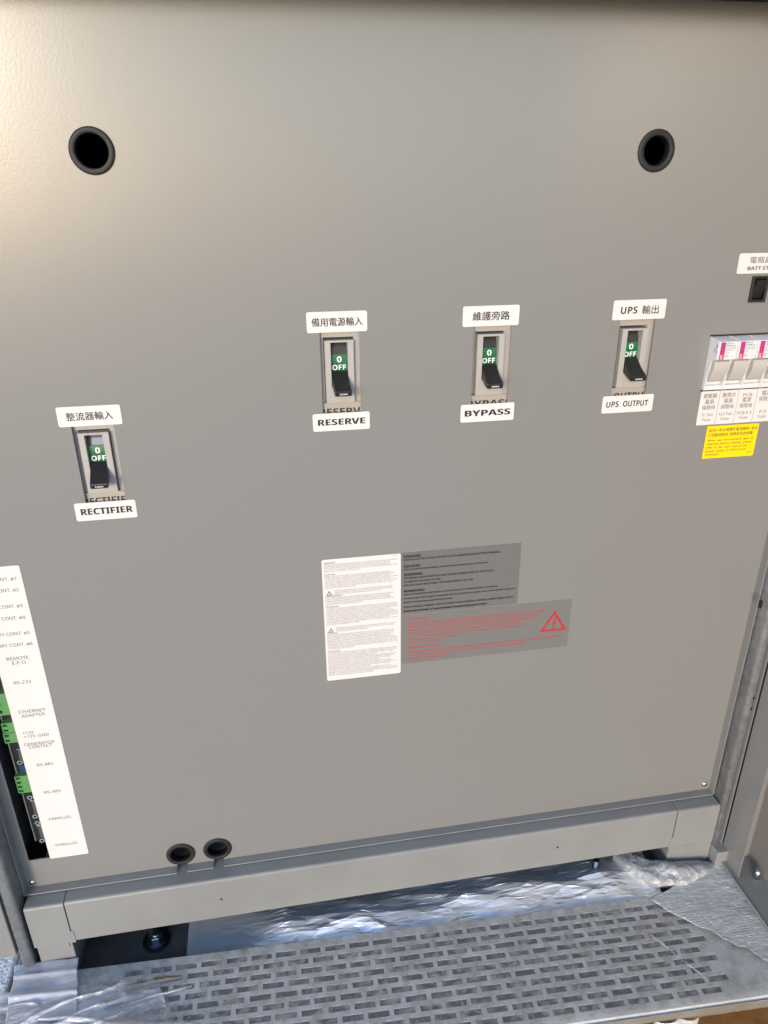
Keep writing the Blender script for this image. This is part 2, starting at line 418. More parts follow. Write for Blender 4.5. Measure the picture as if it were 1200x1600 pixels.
# top overhang: dark lower edge of the display bezel
bm = bmesh.new(); box(bm, -.262, .4585, -.060, .0006, ZC+.1185, ZC+.17)
bm_obj('upper_bezel', bm, M['black'], cab, off=CO, bevel=.0015)
# corner posts
def post(x0, x1, z0, z1, yf, hl):
    bm = bmesh.new(); prism_z(bm, rrect(x0, x1, yf, .06, .0038, 5), z0, z1)
    return bm_obj('corner_post', bm, M['galv'], cab, smooth=False, off=CO)
pl = post(-.2775, -.2655, ZC-.7115, ZC+.2, -.0255, 0)
for p in pl.data.polygons: p.use_smooth = abs(p.normal.z) < .5
pr_ = post(.4602, .4690, ZC-.690, ZC+.2, -.0225, 0)
for p in pr_.data.polygons: p.use_smooth = abs(p.normal.z) < .5
for px, py, hw, hh in ((1178, 1091, .0011, .0014), (1174, 1108, .0011, .0014), (1189.5, 945, .0011, .0042)):
    q = A(px, py, -.0227); bm = bmesh.new(); prism_y(bm, rrect(q.x-hw, q.x+hw, q.z-hh, q.z+hh, hw*.9, 4), -.0227, -.020)
    bm_obj('post_slot', bm, M['black'], pr_, off=CO)
bm = bmesh.new(); box(bm, .4702, .4710, -.0235, .02, ZC-.690, ZC+.2); bm_obj('door_seal', bm, M['trim'], cab, off=CO)
bm = bmesh.new(); box(bm, .4592, .4800, -.0345, .02, ZC-.7045, ZC-.6765); bm_obj('post_foot', bm, M['trim'], cab, off=CO, bevel=.001)
bm = bmesh.new(); box(bm, -.2850, -.2640, -.027, .02, ZC-.7110, ZC-.6950); bm_obj('post_foot', bm, M['galv'], cab, off=CO, bevel=.002)
# left side cover beyond the seam
bm = bmesh.new(); box(bm, -.50, -.2786, -.0262, -.010, ZC-.6735, ZC+.2); bm_obj('side_cover', bm, M['paint'], cab, off=CO, bevel=.0008)

# right door, swung open towards the viewer
dr = empty('cabinet_door', (.4715, -.024, ZC-.70), 'open grey pan-shaped cabinet door at the right edge', 'door')
DO = dr.location
bm = bmesh.new(); box(bm, .4720, .4732, -.0565, -.0245, ZC-.6925, ZC+.2); bm_obj('hinge_channel', bm, M['paint'], dr, off=DO, bevel=.0004)
bm = bmesh.new(); box(bm, .4733, .4999, -.0330, -.0318, ZC-.6905, ZC+.2); bm_obj('channel_web', bm, M['paint'], dr, off=DO)
bm = bmesh.new(); box(bm, .5000, .5015, -.62, -.012, ZC-.6925, ZC+.2); bm_obj('inner_skin', bm, M['paint'], dr, off=DO)
bm = bmesh.new(); box(bm, .4665, .5000, -.62, -.0334, ZC-.6922, ZC-.6908); bm_obj('bottom_tray', bm, M['trim'], dr, off=DO)
bm = bmesh.new(); box(bm, .4650, .4664, -.62, -.0566, ZC-.6922, ZC-.6892); bm_obj('tray_lip', bm, M['trim'], dr, off=DO, bevel=.0004)
bm = bmesh.new(); lathe(bm, [(.0036, -.6905), (.0036, -.683), (.0028, -.681), (.0016, -.6795), (.0001, -.679)], 'z', 20, (.4915, -.0600, ZC)); bm_obj('door_pin', bm, M['steel'], dr, smooth=True, off=DO)

# ================================================================== GROMMETS
def grommet(cx, cz, ro, ri, label, group):
    x, z = cx/1000, ZC+cz/1000; e = empty('cable_grommet', (x, 0, z), label, 'cable grommet', group); bm = bmesh.new()
    pr = [(ro, -.0001), (ro, -.0009), (ro-.0004, -.0014), (ro-.0010, -.0017), (ri+.0006, -.0017), (ri+.0001, -.0013), (ri, .0), (ri-.0004, .006), (ri+.0008, .0062), (.0108, .0018), (.0112, -.0001)]
    lathe(bm, pr, n=56, c=(x, 0, z), close=True)
    bm_obj('ring', bm, M['rubber'], e, smooth=True, off=e.location)
grommet(-98.3, 26.5, .0142, .0103, 'black rubber grommet round the open hole high on the left of the panel', 'grommets in the grey panel')
grommet(293.8, 26.5, .0142, .0098, 'black rubber grommet round the open hole high on the right of the panel', 'grommets in the grey panel')
grommet(-117.3, -598.9, .0139, .0098, 'left black rubber grommet of the pair above the bottom rim slots', 'grommets in the grey panel')
grommet(-81.5, -598.9, .0139, .0098, 'right black rubber grommet of the pair above the bottom rim slots', 'grommets in the grey panel')

# ================================================================== BREAKERS
def breaker(cx, cz, rating, label, slate):
    x, z = cx/1000, ZC+cz/1000
    e = empty('circuit_breaker', (x, 0, z-.024), label, 'circuit breaker', 'toggle breakers behind the panel windows'); O = e.location
    # escutcheon frame with aperture
    ex0, ex1, ez0, ez1 = x-.0117, x+.0102, z-.0234, z+.0244
    ax0, ax1, az0, az1 = x-.0073, x+.0057, z-.0112, z+.0228
    bm = bmesh.new()
    box(bm, ex0, ax0, .0000, .022, ez0, ez1); box(bm, ax1, ex1, .0000, .022, ez0, ez1)
    box(bm, ax0, ax1, .0000, .022, ez0, az0); box(bm, ax0, ax1, .0000, .022, az1, ez1)
    bmesh.ops.remove_doubles(bm, verts=bm.verts, dist=1e-6)
    seen = {}
    for f in list(bm.faces):
        k = tuple(round(c, 5) for c in f.calc_center_median())
        if k in seen: bm.faces.remove(f)
        seen[k] = 1
    bm_obj('escutcheon', bm, M['cream'], e, off=O)
    bm = bmesh.new(); box(bm, ax1-.00005+.0022, ax1+.0024, -.0002, .0, z-.02, z+.018); bm.free()
    # lower body step round the escutcheon
    bm = bmesh.new()
    box(bm, x-.026, ex0-.0005, .0055, .03, z-.0243, z+.026); bm_obj('body_flank', bm, M['cream'], e, off=O)
    bm = bmesh.new(); box(bm, ex1+.0005, x+.026, .0045, .03, z-.0243, z+.026); bm_obj('body_flank', bm, M['cream'], e, off=O)
    # curved slide carrying the bands
    def cyl(za, zb, yo, mt, name, w0=ax0+.0002, w1=ax1-.0002):
        bm = bmesh.new(); pr = []; n = 8
        for i in range(n+1):
            zz = za+(zb-za)*i/n; u = (zz-(z+.006))/.024; pr.append((.0045+yo+.007*u*u, zz))
        pr += [(.021, zb), (.021, za)]
        prism_x(bm, pr, w0, w1); return bm_obj(name, bm, mt, e, off=O)
    cyl(z-.011, z+.0226, .0006, M['black'], 'slide')
    gb = cyl(z-.0005, z+.0128, 0, M['green'], 'green_band')
    if slate: cyl(z+.0133, z+.0188, 0, M['slate'], 'slate_band', ax0+.0035)
    P = Print()
    P.add('0', x-.0023, x+.0013, z+.0070, z+.0115, y=.0044, bold=.03)
    P.add('OFF', x-.0060, x+.0046, z+.0011, z+.0051, y=.0044, bold=.03)
    P.build('lettering', M['whiteink'], gb, O)
    # toggle
    bm = bmesh.new()
    pr = [(.006, z+.0006), (.0035, z+.0002), (-.0050, z-.0062), (-.0122, z-.0106), (-.0134, z-.0114), (-.0137, z-.0121), (-.0131, z-.0150), (-.0122, z-.0155), (-.0085, z-.0148), (-.001, z-.0118), (.006, z-.0105)]
    n = len(pr); L = []
    for side in (-1, 1):
        ring = []
        for (yy, zz) in pr:
            hw = .0062+.0002*max(0, min(1, -yy/.0125)); ring.append(bm.verts.new((x-.0005+side*hw+(.0006 if yy < -.008 else 0), yy, zz)))
        L.append(ring)
    for i in range(n): bm.faces.new((L[0][i], L[0][(i+1) % n], L[1][(i+1) % n], L[1][i]))
    bm.faces.new(L[0]); bm.faces.new(L[1][::-1])
    h = bm_obj('toggle', bm, M['handle'], e, off=O, bevel=.0005)
    P = Print(); u = Vector((0, .001, -.0020)).normalized()
    P.add(rating, -.0029, .0033, -.00062, .00062, y=0, bold=.02)
    # lay the rating on the end face of the toggle
    a = Vector((x, -.0137, z-.0121)); b = Vector((x, -.0131, z-.0150)); up = (a-b).normalized(); nrm = Vector((0, -up.z, up.y)); c = (a+b)/2-Vector((0, abs(up.z), -0))*0
    if nrm.y > 0: nrm = -nrm
    P.v = [tuple(c+Vector((v[0], 0, 0))+up*v[2]+nrm*.00015) for v in P.v]
    P.build('rating', M['whiteink'], h, O)
breaker(*WIN[0], '125A', 'circuit breaker off under the rectifier input label, lowest and leftmost', True)
breaker(*WIN[1], '200A', 'circuit breaker switched off above the RESERVE label', False)
breaker(*WIN[2], '200A', 'circuit breaker switched off above the BYPASS label', False)
breaker(*WIN[3], '200A', 'circuit breaker switched off above the UPS OUTPUT label', False)

# ================================================================== LABELS ON THE PANEL
def simple(rect, text, label, tw, th, bold=.0, dx=0, dz=0, mt='ink'):
    e, yt = sticker('sticker', rect, M['white'], label, group='white labels round the breakers')
    P = Print(); cx = (rect[0]+rect[1])/2000+dx/1000; cz = ZC+(rect[2]+rect[3])/2000+dz/1000
    for k_ in range(3 if bold >= .02 else 2): P.add(text, cx-tw/2000+k_*.00016, cx+tw/2000+k_*.00016, cz-th/2000, cz+th/2000, y=yt-k_*.00002, bold=bold, res=4)
    P.build('lettering', M[mt], e, e.location); return e
simple((-151.6, -106.5, -140.9, -155.9), '整流器輸入', 'white label with five Chinese characters above the lowest breaker', 33, 6.4, .006)
simple((-152.1, -106.5, -217.1, -232.1), 'RECTIFIER', 'white label reading RECTIFIER under the lowest breaker', 38.5, 5.4, .022, .5)
simple((34.0, 79.2, -79.4, -94.5), '備用電源輸入', 'white label with six Chinese characters above the RESERVE breaker', 38, 6.4, .006)
simple((35.0, 79.9, -156.6, -170.8), 'RESERVE', 'white label reading RESERVE under its breaker', 37, 5.0, .025)
simple((152.9, 197.8, -79.0, -94.3), '維護旁路', 'white label with four Chinese characters above the BYPASS breaker', 29.5, 6.8, .008)
simple((153.9, 198.7, -155.7, -170.4), 'BYPASS', 'white label with spaced letters reading BYPASS', 38, 5.0, .028)
e, yt = sticker('sticker', (274.8, 319.6, -78.3, -93.5), M['white'], 'white label reading UPS in bold before two Chinese characters', group='white labels round the breakers')
P = Print(); P.add('UPS', .2815, .2955, ZC-.0889, ZC-.0834, y=yt, bold=.03, res=4); P.add('輸出', .2995, .3137, ZC-.0896, ZC-.0827, y=yt, bold=.01, res=4); P.build('lettering', M['ink'], e, e.location)
e, yt = sticker('sticker', (275.1, 320.4, -155.1, -169.7), M['white'], 'white label reading UPS OUTPUT under the breaker farthest right', group='white labels round the breakers')
P = Print(); P.add('UPS', .2787, .2897, ZC-.1648, ZC-.1598, y=yt, bold=.022, res=4); P.add('OUTPUT', .2936, .3158, ZC-.1648, ZC-.1598, y=yt, bold=.022, res=4); P.build('lettering', M['ink'], e, e.location)
e, yt = sticker('sticker', (376.0, 421.0, -45.6, -61.0), M['white'], 'white battery start label above the black rocker switch', group='small labels at the right edge')
P = Print(); P.add('電瓶啟動', .3858, .4120, ZC-.0532, ZC-.0482, y=yt, bold=.02, res=4); P.add('BATT.START', .3848, .4132, ZC-.0584, ZC-.0556, y=yt, bold=.03); P.build('lettering', M['ink'], e, e.location)

# rocker switch
rs = empty('rocker_switch', (.3985, 0, ZC-.0832), 'small black rocker switch in a square frame at the right edge', 'rocker switch'); O = rs.location
bm = bmesh.new()
x0, x1, z0, z1 = .3908, .4052, ZC-.0832, ZC-.0630
box(bm, x0, x0+.002, -.002, .003, z0, z1); box(bm, x1-.002, x1, -.002, .003, z0, z1); box(bm, x0+.002, x1-.002, -.002, .003, z0, z0+.002); box(bm, x0+.002, x1-.002, -.002, .003, z1-.002, z1)
bm_obj('bezel', bm, M['black'], rs, off=O, bevel=.0004)
bm = bmesh.new(); prism_x(bm, [(.002, z1-.0024), (-.0048, z1-.0034), (-.0012, (z0+z1)/2), (.0016, z0+.0024), (.006, z0+.0024), (.006, z1-.0024)], x0+.0024, x1-.0024)
bm_obj('rocker', bm, M['handle'], rs, off=O, bevel=.0005)
bm = bmesh.new(); box(bm, x0-.0007, x1+.0007, -.0007, -.0001, z0-.0009, z0-.0001); bm_obj('metal_edge', bm, M['steel'], rs, off=O)
bm = bmesh.new(); box(bm, x1+.0001, x1+.0008, -.0007, -.0001, z0-.0001, z1+.0003)
bm_obj('metal_edge', bm, M['steel'], rs, off=O)

# fuse holders
def fuse_holder(i, label):
    x0 = .3635+.0175*i; x1 = x0+.0172; e = empty('fuse_holder', (x0+.0086, 0, ZC-.1545), label, 'fuse holder', 'row of white fuse holders'); O = e.location
    zt_, zb_ = ZC-.1094, ZC-.1540; m = .0009
    # side walls with the module's outline
    for a, b in ((x0, x0+m), (x1-m, x1)):
        bm = bmesh.new(); prism_x(bm, [(.004, zt_), (.0, zt_), (-.0128, zt_-.0024), (-.0128, ZC-.1264), (-.0072, ZC-.1280), (-.0040, ZC-.1400), (-.0032, zb_), (.004, zb_)], a, b)
        bm_obj('side_wall', bm, M['whitep'], e, off=O, bevel=.0002, seg=1)
    bm = bmesh.new(); prism_x(bm, [(.004, zt_-.0003), (.0, zt_-.0003), (-.0137, zt_-.0022), (-.0140, ZC-.1262), (-.0090, ZC-.1272), (.004, ZC-.1278)], x0+m, x1-m)
    hd = bm_obj('drawer_head', bm, M['whitep'], e, off=O, bevel=.0003, seg=1)
    bm = bmesh.new(); pr = [(.003, ZC-.1278), (-.0076, ZC-.1276)]
    for k in range(9):
        t = k/8; pr.append((-.0078-.0030*math.sin(math.pi*(t*.7+.3))+.002*t, ZC-.1285-.0165*t))
    pr += [(-.004, ZC-.1462), (.001, ZC-.1462)]
    prism_x(bm, pr, x0+m+.0003, x1-m-.0025); bm_obj('pull_handle', bm, M['fuseshade'], e, off=O, bevel=.0006)
    bm = bmesh.new(); box(bm, x0+m, x1-m, .0010, .004, zb_, ZC-.1278); box(bm, x0+m, x1-m, -.0026, .001, zb_, ZC-.1500)
    bm_obj('base', bm, M['whitep'], e, off=O, bevel=.0003, seg=1)
    bm = bmesh.new(); box(bm, x1-m-.0022, x1-m, -.0100, .001, ZC-.1400, ZC-.1300); bm_obj('latch', bm, M['black'], e, off=O, bevel=.0003, seg=1) if False else bm.free()
    y = -.01415; P = Print(); P.rect(x0+.0011, x0+.0052, ZC-.1262+.0003, zt_-.0026, y); P.build('colour_strip', M['pink'], e, O)
    P = Print()
    for n_, (s_, a, b, zz, c) in enumerate((('EFD 10', .0058, .0115, .1135, .0011), ('10 x 38', .0058, .0108, .1152, .0010), ('Ie max 32A', .0060, .0132, .1170, .0008), ('Ue 690 V AC', .0060, .0136, .1185, .0008), ('UTE', .0060, .0090, .1205, .0008), ('CE', .0058, .0084, .1240, .0019), ('+', .0130, .0138, .1240, .0008))):
        P.line(s_, x0+a, x0+b, ZC-zz, c, y=y, bold=.0)
    P.rect(x0+.0137, x0+.0139, ZC-.1178, ZC-.1148, y); P.rect(x0+.0056, x0+.0139, ZC-.1149, ZC-.1147, y)
    P.build('printing', M['greyink'], e, O)
    P = Print(); P.add('ETI', 0, .0034, 0, .0017, y=0, bold=.03)
    P.v = [(x0+.0020+v[2]+.0003, y-.0001, ZC-.1254+v[0]) for v in P.v]; P.v = [(x0+.0040-(v[0]-x0-.0020), v[1], v[2]) for v in P.v]
    P.build('maker_print', M['whiteink'], e, O)
    if i == 0:
        P = Print(); xs_ = x0-.0001
        P.v = []
        for a, b in (((-.0098, -.1140), (-.0115, -.1156)), ((-.0118, -.1145), (-.0075, -.1205)), ((-.0112, -.1190), (-.0108, -.1215))):
            n = len(P.v); d = Vector((b[0]-a[0], b[1]-a[1])).normalized()*.00025; nx = Vector((-d.y, d.x))
            for q in ((a[0]+nx.x, a[1]+nx.y), (b[0]+nx.x, b[1]+nx.y), (b[0]-nx.x, b[1]-nx.y), (a[0]-nx.x, a[1]-nx.y)): P.v.append((xs_, q[0], ZC+q[1]))
            P.f.append((n, n+1, n+2, n+3))
        P.build('side_mark', M['greyink'], e, O)
FL = ['white fuse holder at the left end of the row, side wall showing', 'white fuse holder second from the left, above the H.S Fan label', 'white fuse holder third from the left, above the PCB-P.S label', 'white fuse holder fourth from the left, cut by the photo edge']
for i in range(4): fuse_holder(i, FL[i])
bm = bmesh.new(); box(bm, .3625, .4340, -.0010, .003, ZC-.1552, ZC-.1541); bm_obj('fuse_cutout_edge', bm, M['black'], cab, off=CO)
bm = bmesh.new(); box(bm, .3625, .4340, -.0010, .003, ZC-.1093, ZC-.1084)
bm_obj('fuse_cutout_edge', bm, M['black'], cab, off=CO)
e, yt = sticker('sticker', (363.7, 433.8, -155.4, -185.2), M['white'], 'white label with four ruled columns of fuse names', r=.001, group='small labels at the right edge')
P = Print()
cells = [(('變壓器', 12.4), ('風扇', 8.2), ('保險絲', 12.4), ('Tr. Fan', 10.8), ('Fuse', 7.6)), (('散熱片', 12.4), ('風扇', 8.2), ('保險絲', 12.4), ('H.S Fan', 12.4), ('Fuse', 7.6)),
         (('PCB', 8.6), ('電源', 8.2), ('保險絲', 12.4), ('PCB-P.S', 13.6), ('Fuse', 7.6)), (('電源', 8.2), ('保險絲', 12.4), ('', 0), ('P.S', 6), ('Fuse', 7.6))]
zr = [-161.7, -166.7, -171.8, -177.6, -181.8]
for i, c in enumerate(cells):
    cx = .3637+.01752*(i+.5)
    for (s_, wd), z_ in zip(c, zr):
        if not s_: continue
        cj = ord(s_[0]) > 255; hgt = 4.2 if cj else 2.7
        if cj: P.add(s_, cx-wd/2000, cx+wd/2000, ZC+z_/1000, ZC+(z_+hgt)/1000, y=yt, res=3)
        else: P.line(s_, cx-wd/2000, cx+wd/2000, ZC+z_/1000, hgt/1000, y=yt, res=3)
    if i: P.rect(.3637+.01752*i-.00013, .3637+.01752*i+.00013, ZC-.1850, ZC-.1556, yt)
P.build('lettering', M['greyink'], e, e.location)
e, yt = sticker('sticker', (374.8, 424.3, -186.6, -216.4), M['yellow'], 'yellow notice about battery cabinets under the fuse label', r=.0012, y0=-.0004, group='small labels at the right edge')
P = Print()
for s_, a, b, z_, c in (('如非使用台達標準電池箱時, 或自', 376.8, 423.0, -192.3, 3.3), ('行加裝保險絲, 規格詳見說明書', 376.8, 419.5, -196.6, 3.3)):
    P.add(s_, a/1000, b/1000, ZC+z_/1000, ZC+(z_+c)/1000, y=yt, bold=.006, res=2)
for s_, a, b, z_ in (('When  use  non-standard  type  of', 377.3, 421.0, -200.6), ('external  battery  cabinet,  please', 377, 420.0, -203.9), ('refer  to  the  user  manual  for', 377, 416.3, -207.2), ('proper  sizing  of  short-circuit', 377, 416.0, -210.5), ('protection.', 377.2, 390.2, -213.8), ('V0A-0', 417.3, 421.8, -213.2)):
    P.line(s_, a/1000, b/1000, ZC+z_/1000, (.0018 if s_ != 'V0A-0' else .0011), y=yt, bold=.012, res=1)
P.build('lettering', M['greyink'], e, e.location)

# long connector strip label
e, yt = sticker('sticker', (-236.8, -201.6, -265.8, -580.8), M['white'], 'long white strip label listing the sockets beside the terminal opening', r=.0015)
P = Print()
for n_, py, xr in ((1, 903, 25.5), (2, 920, 30), (3, 945, 36), (4, 963, 40), (5, 987, 47), (6, 1004, 51.5)):
    q = A(xr, py+3.0); xl = q.x-.0270
    P.line('DRY CONT. #%d' % n_, xl, q.x, q.z, .0030, y=yt, res=2)
for s_, l, r_, yl, yr in (('REMOTE', 11, 45.5, 1032, 1029), ('E.P.O.', 20, 43, 1038.5, 1036), ('RS-232', 22.5, 49.5, 1069, 1066.5), ('ETHERNET', 30, 71.5, 1115, 1110), ('ADAPTER', 34, 71, 1121, 1117),
                          ('+12V', 36, 53.5, 1147.5, 1145.5), ('+12V_GND', 38, 77, 1153, 1149), ('GENERATOR', 38.5, 86, 1165, 1160.5), ('CONTACT', 45.5, 82.5, 1169.5, 1165.5),
                          ('RS-485', 58.5, 84, 1197, 1194.5), ('RS-485', 70, 95.5, 1239.5, 1237), ('PARALLEL', 77, 112.5, 1281, 1277.5), ('PARALLEL', 87.5, 122.5, 1321.5, 1318)):
    a, b = A(l, yl), A(r_, yr); P.line(s_, a.x, b.x, (a.z+b.z)/2, .0031, y=yt, res=2)
P.build('lettering', M['greyink'], e, e.location)

# big white warning label
e, yt = sticker('sticker', (36.3, 105.0, -284.4, -409.6), M['white'], 'white warning label dense with small print and two little triangles', r=.0018)
P = Print(); rnd = random.Random(3)
wr = ("TO REDUCE THE RISK OF ELECTRIC SHOCK INSTALL IN A TEMPERATURE AND HUMIDITY CONTROLLED INDOOR AREA FREE OF CONDUCTIVE CONTAMINANTS. WHEN SERVICING USE ONLY SUPPLIED FUSES AND BATTERIES. SEE INSTALLATION INSTRUCTIONS BEFORE CONNECTING TO THE SUPPLY. HIGH LEAKAGE CURRENT EARTH CONNECTION ESSENTIAL BEFORE CONNECTING SUPPLY. RISK OF ELECTRIC SHOCK DO NOT REMOVE COVER. NO USER SERVICEABLE PARTS INSIDE REFER SERVICING TO QUALIFIED SERVICE PERSONNEL. HAZARDOUS LIVE PARTS INSIDE THIS UNIT ARE ENERGIZED FROM THE BATTERY SUPPLY EVEN WHEN THE INPUT POWER IS DISCONNECTED.").split()
fr = ("POUR REDUIRE LES RISQUES DE CHOC ELECTRIQUE INSTALLER DANS UN LOCAL A TEMPERATURE ET HUMIDITE CONTROLEES SANS CONTAMINANTS CONDUCTEURS. RISQUE DE CHOC ELECTRIQUE NE PAS ENLEVER LE COUVERCLE. AUCUNE PIECE INTERNE NE PEUT ETRE REPAREE PAR L'UTILISATEUR. CONFIER L'ENTRETIEN A UN PERSONNEL QUALIFIE. COURANT DE FUITE ELEVE RACCORDEMENT A LA TERRE INDISPENSABLE AVANT LE RACCORDEMENT AU RESEAU.").split()
def para(z, nl, words, x0=38.2, x1=102.6, step=1.62, cap=1.02, k=[0]):
    for i in range(nl):
        end = x1-rnd.choice((0, 0.5, 1.5, 4, 7)) if i < nl-1 else x0+(x1-x0)*rnd.uniform(.3, .8)
        n = (end-x0)/1000/.00083; s_ = ''
        while len(s_) < n: s_ += words[k[0] % len(words)]+' '; k[0] += 1
        P.line(s_.strip(), x0/1000, end/1000, ZC+z/1000, cap/1000, y=yt, bold=.0, res=1); z -= step
    return z
def head(s_, z, wd): P.line(s_, .0382, .0382+wd/1000, ZC+z/1000, .00125, y=yt, bold=.04, res=1); return z-1.7
P.line('V0A-1', .0985, .1015, ZC-.2865, .0009, y=yt, bold=.01)
z = head('WARNING:', -288.3, 10); z = para(z, 5, wr); z = head('CAUTION:', z-1.5, 9.5); z = para(z, 8, wr)
def bang(z):
    tri_sign(P, (.0392, ZC+(z-4.6)/1000), (.0444, ZC+(z-4.6)/1000), (.0418, ZC+z/1000), .35, yt)
z0_ = z-.6; bang(z0_); z = para(z0_-1, 3, wr, 46.5, 98); z = head('AVERTISSEMENT:', z-.3, 15); z = para(z, 5, fr); z = head('ATTENTION:', z-1.0, 11.5); z = para(z, 11, fr)
z0_ = z-1.6; bang(z0_); z = para(z0_-1, 3, fr, 46.5, 100); z = head('CAUTION:', z-.3, 9.5); z = para(z, 10, wr); z = head('ATTENTION:', z-1.4, 11.5)
while z > -405.5: z = para(z, 1 if z-1.62*2 < -405.5 else min(4, int((z+405.5)/1.62)+1), fr)
P.build('lettering', M['greyink'], e, e.location)

# two clear stickers
e, yt = sticker('sticker', (105.7, 214.0, -284.2, -346.6), M['clear'], 'clear glossy sticker with black danger text beside the white warning label', r=.0012)
P = Print()
for s_, xr, b, c, bo in (('DANGER:', 658, 127, 2.3, .03), ('RISK OF ELECTRIC SHOCK, DO NOT TOUCH UNINSULATED BATTERY TERMINAL', 782, 145, 1.7, 0), ('GEFAHR:', 657, 188, 2.3, .03), ('Risiko des elektrischen Schlages, unisolierte Batterieanschlüsse nicht berühren', 763, 205, 1.5, .01),
                         ('WARNING:', 661, 240, 2.3, .03), ('SEE INSTALLATION INSTRUCTIONS BEFORE CONNECTING TO THE SUPPLY', 772, 260, 1.7, 0), ('TO REDUCE THE RISK OF FIRE', 688, 283, 1.7, 0), ('REPLACE ONLY WITH SAME TYPE AND RATINGS OF FUSE', 739, 305, 1.7, 0),
                         ('WARNUNG:', 664, 343, 2.3, .03), ('Sehen Sie Installationsanleitungen vor dem Anschluss in Verbindung mit der Versorgung', 777, 361, 1.5, .01), ('Für dauernden Schutz gegen Feuergefahr darf die Sicherung nur gegen eine andere gleichen Type und', 804, 386, 1.5, .01), ('gleicher Nennleistung ausgewechselt werden.', 707, 410, 1.5, .01),
                         ('HIGH LEAKAGE CURRENT, EARTH CONNECTION ESSENTIAL BEFORE CONNECTING SUPPLY', 802, 441, 1.7, .015), ('HOHER ABLEITSTROM, vor Inbetriebnahme Erdungsverbindung herstellen', 760, 466, 1.6, .02)):
    a = A(630, 840+b/4); xr_ = A(xr, 840+b/4-(xr-630)*.1).x
    for k_ in range(3 if bo >= .02 else 2): P.line(s_, .1076+k_*.00014, xr_+k_*.00014, a.z, c*1.08/1000, y=yt-k_*.00002, bold=.02, res=1)
P.build('lettering', M['ink'], e, e.location)
e, yt = sticker('sticker', (105.7, 268.0, -347.8, -400.0), M['clear2'], 'clear glossy sticker with red text and red high voltage triangle', r=.0012)
P = Print()
for s_, xr, b, c, bo in (('CAUTION:', 670, 158, 2.3, .02), ('RISK OF ELECTRIC SHOCK. HAZARDOUS LIVE PARTS INSIDE THIS UNIT ARE ENERGIZED FROM THE BATTERY SUPPLY EVEN', 852, 186, 2.0, .012), ('WHEN THE INPUT AC POWER IS DISCONNECTED. BEFORE MAINTENANCE OR SERVICE SWITCH OFF ALL BREAKERS', 846, 206, 2.0, .012),
                         ('WAIT UNTIL THE CAPACITORS ARE FULLY DISCHARGED BEFORE OPENING', 835, 226, 1.8, .01), ('NO USER SERVICEABLE PARTS INSIDE. REFER SERVICING TO QUALIFIED PERSONNEL', 816, 246, 1.8, .01), ('UNIT IS SUPPLIED FROM MORE THAN ONE SOURCE DISCONNECT ALL BEFORE SERVICING', 816, 266, 1.8, .01), ('RISK OF BACKFEED VOLTAGE', 716, 286, 1.7, .01), ('CHECK BEFORE WORK', 690, 304, 1.5, .01),
                         ('VORSICHT: GEFAHR', 684, 336, 2.2, .02), ('GEFAHR DES ELEKTRISCHEN SCHLAGES. TEILE DIESES GERAETES STEHEN AUCH OHNE NETZVERSORGUNG UNTER SPANNUNG DER BATTERIE', 878, 362, 2.0, .012), ('VOR WARTUNGSARBEITEN ALLE SCHALTER AUSSCHALTEN UND WARTEN', 816, 383, 1.9, .01), ('NUR VOM FACHMANN ZU OEFFNEN', 700, 403, 1.8, .01)):
    a = A(636, 930+b/4); xr_ = A(xr, 930+b/4-(xr-636)*.1).x
    P.line(s_, .1118, xr_, a.z, c/1000, y=yt, bold=bo, res=1)
a, b, c = A(610+930/4, 930+232/4), A(610+1098/4, 930+212/4), A(610+1025/4, 930+95/4)
tri_sign(P, (a.x, (a.z+b.z)/2), (b.x, (a.z+b.z)/2), ((a.x+b.x)/2, c.z), .30, yt)
P.build('lettering', M['redink'], e, e.location)

# ================================================================== SOCKETS IN THE LEFT OPENING
DY = .0085
def terminal(pts, npole, label):
    """pts: left-top and left-bottom pixels of the front face"""
    a, b = A(*pts[0], DY), A(*pts[1], DY); zt_, zb_ = a.z, b.z; x0 = (a.x+b.x)/2; x1 = x0+.014
    e = empty('terminal_block', (x0+.007, DY, zb_), label, 'terminal block', 'green terminal blocks in the left opening'); O = e.location
    ph = (zt_-zb_)/npole; bm = bmesh.new(); hx0, hx1 = x0+.0011, x0+.0048
    box(bm, x0, hx0, DY, DY+.012, zb_, zt_); box(bm, hx1, x1, DY, DY+.012, zb_, zt_)
    for k in range(npole):
        z_ = zb_+ph*k; box(bm, hx0, hx1, DY, DY+.012, z_, z_+ph*.28); box(bm, hx0, hx1, DY, DY+.012, z_+ph*.72, z_+ph)
        box(bm, hx0, hx1, DY+.004, DY+.012, z_+ph*.28, z_+ph*.72)
    bmesh.ops.remove_doubles(bm, verts=bm.verts, dist=1e-6)
    bm_obj('housing', bm, M['terminal'], e, off=O)
    P = Print()
    for k in range(npole): P.rect(hx0, hx1, zb_+ph*(k+.3), zb_+ph*(k+.7), DY+.0038)
    P.build('wire_entry', M['pcb'], e, O)
    bm = bmesh.new(); box(bm, x0+.001, x1, DY+.012, DY+.03, zt_-.0005, zt_+.006); bm_obj('header', bm, M['green'], e, off=O)
terminal(((-13, 1086), (-4, 1119)), 3, 'green plug-in terminal block beside ETHERNET on the strip label, highest in the opening')
terminal(((1, 1131), (5, 1146)), 2, 'upper green two-pole terminal block beside the +12V lines of the strip label')
terminal(((4, 1147), (8, 1162)), 2, 'lower green two-pole terminal block directly under the other two-pole one')
terminal(((22, 1214), (29, 1240)), 4, 'green four-pole terminal block alone lower down the left opening')
YB = .0135
e = empty('socket_bracket', (-.24, YB, ZC-.575), 'black bracket of multi-pin sockets behind the strip label', 'socket bracket'); O = e.location
ql, qh = A(57, 1313, YB), A(14, 1168, YB)
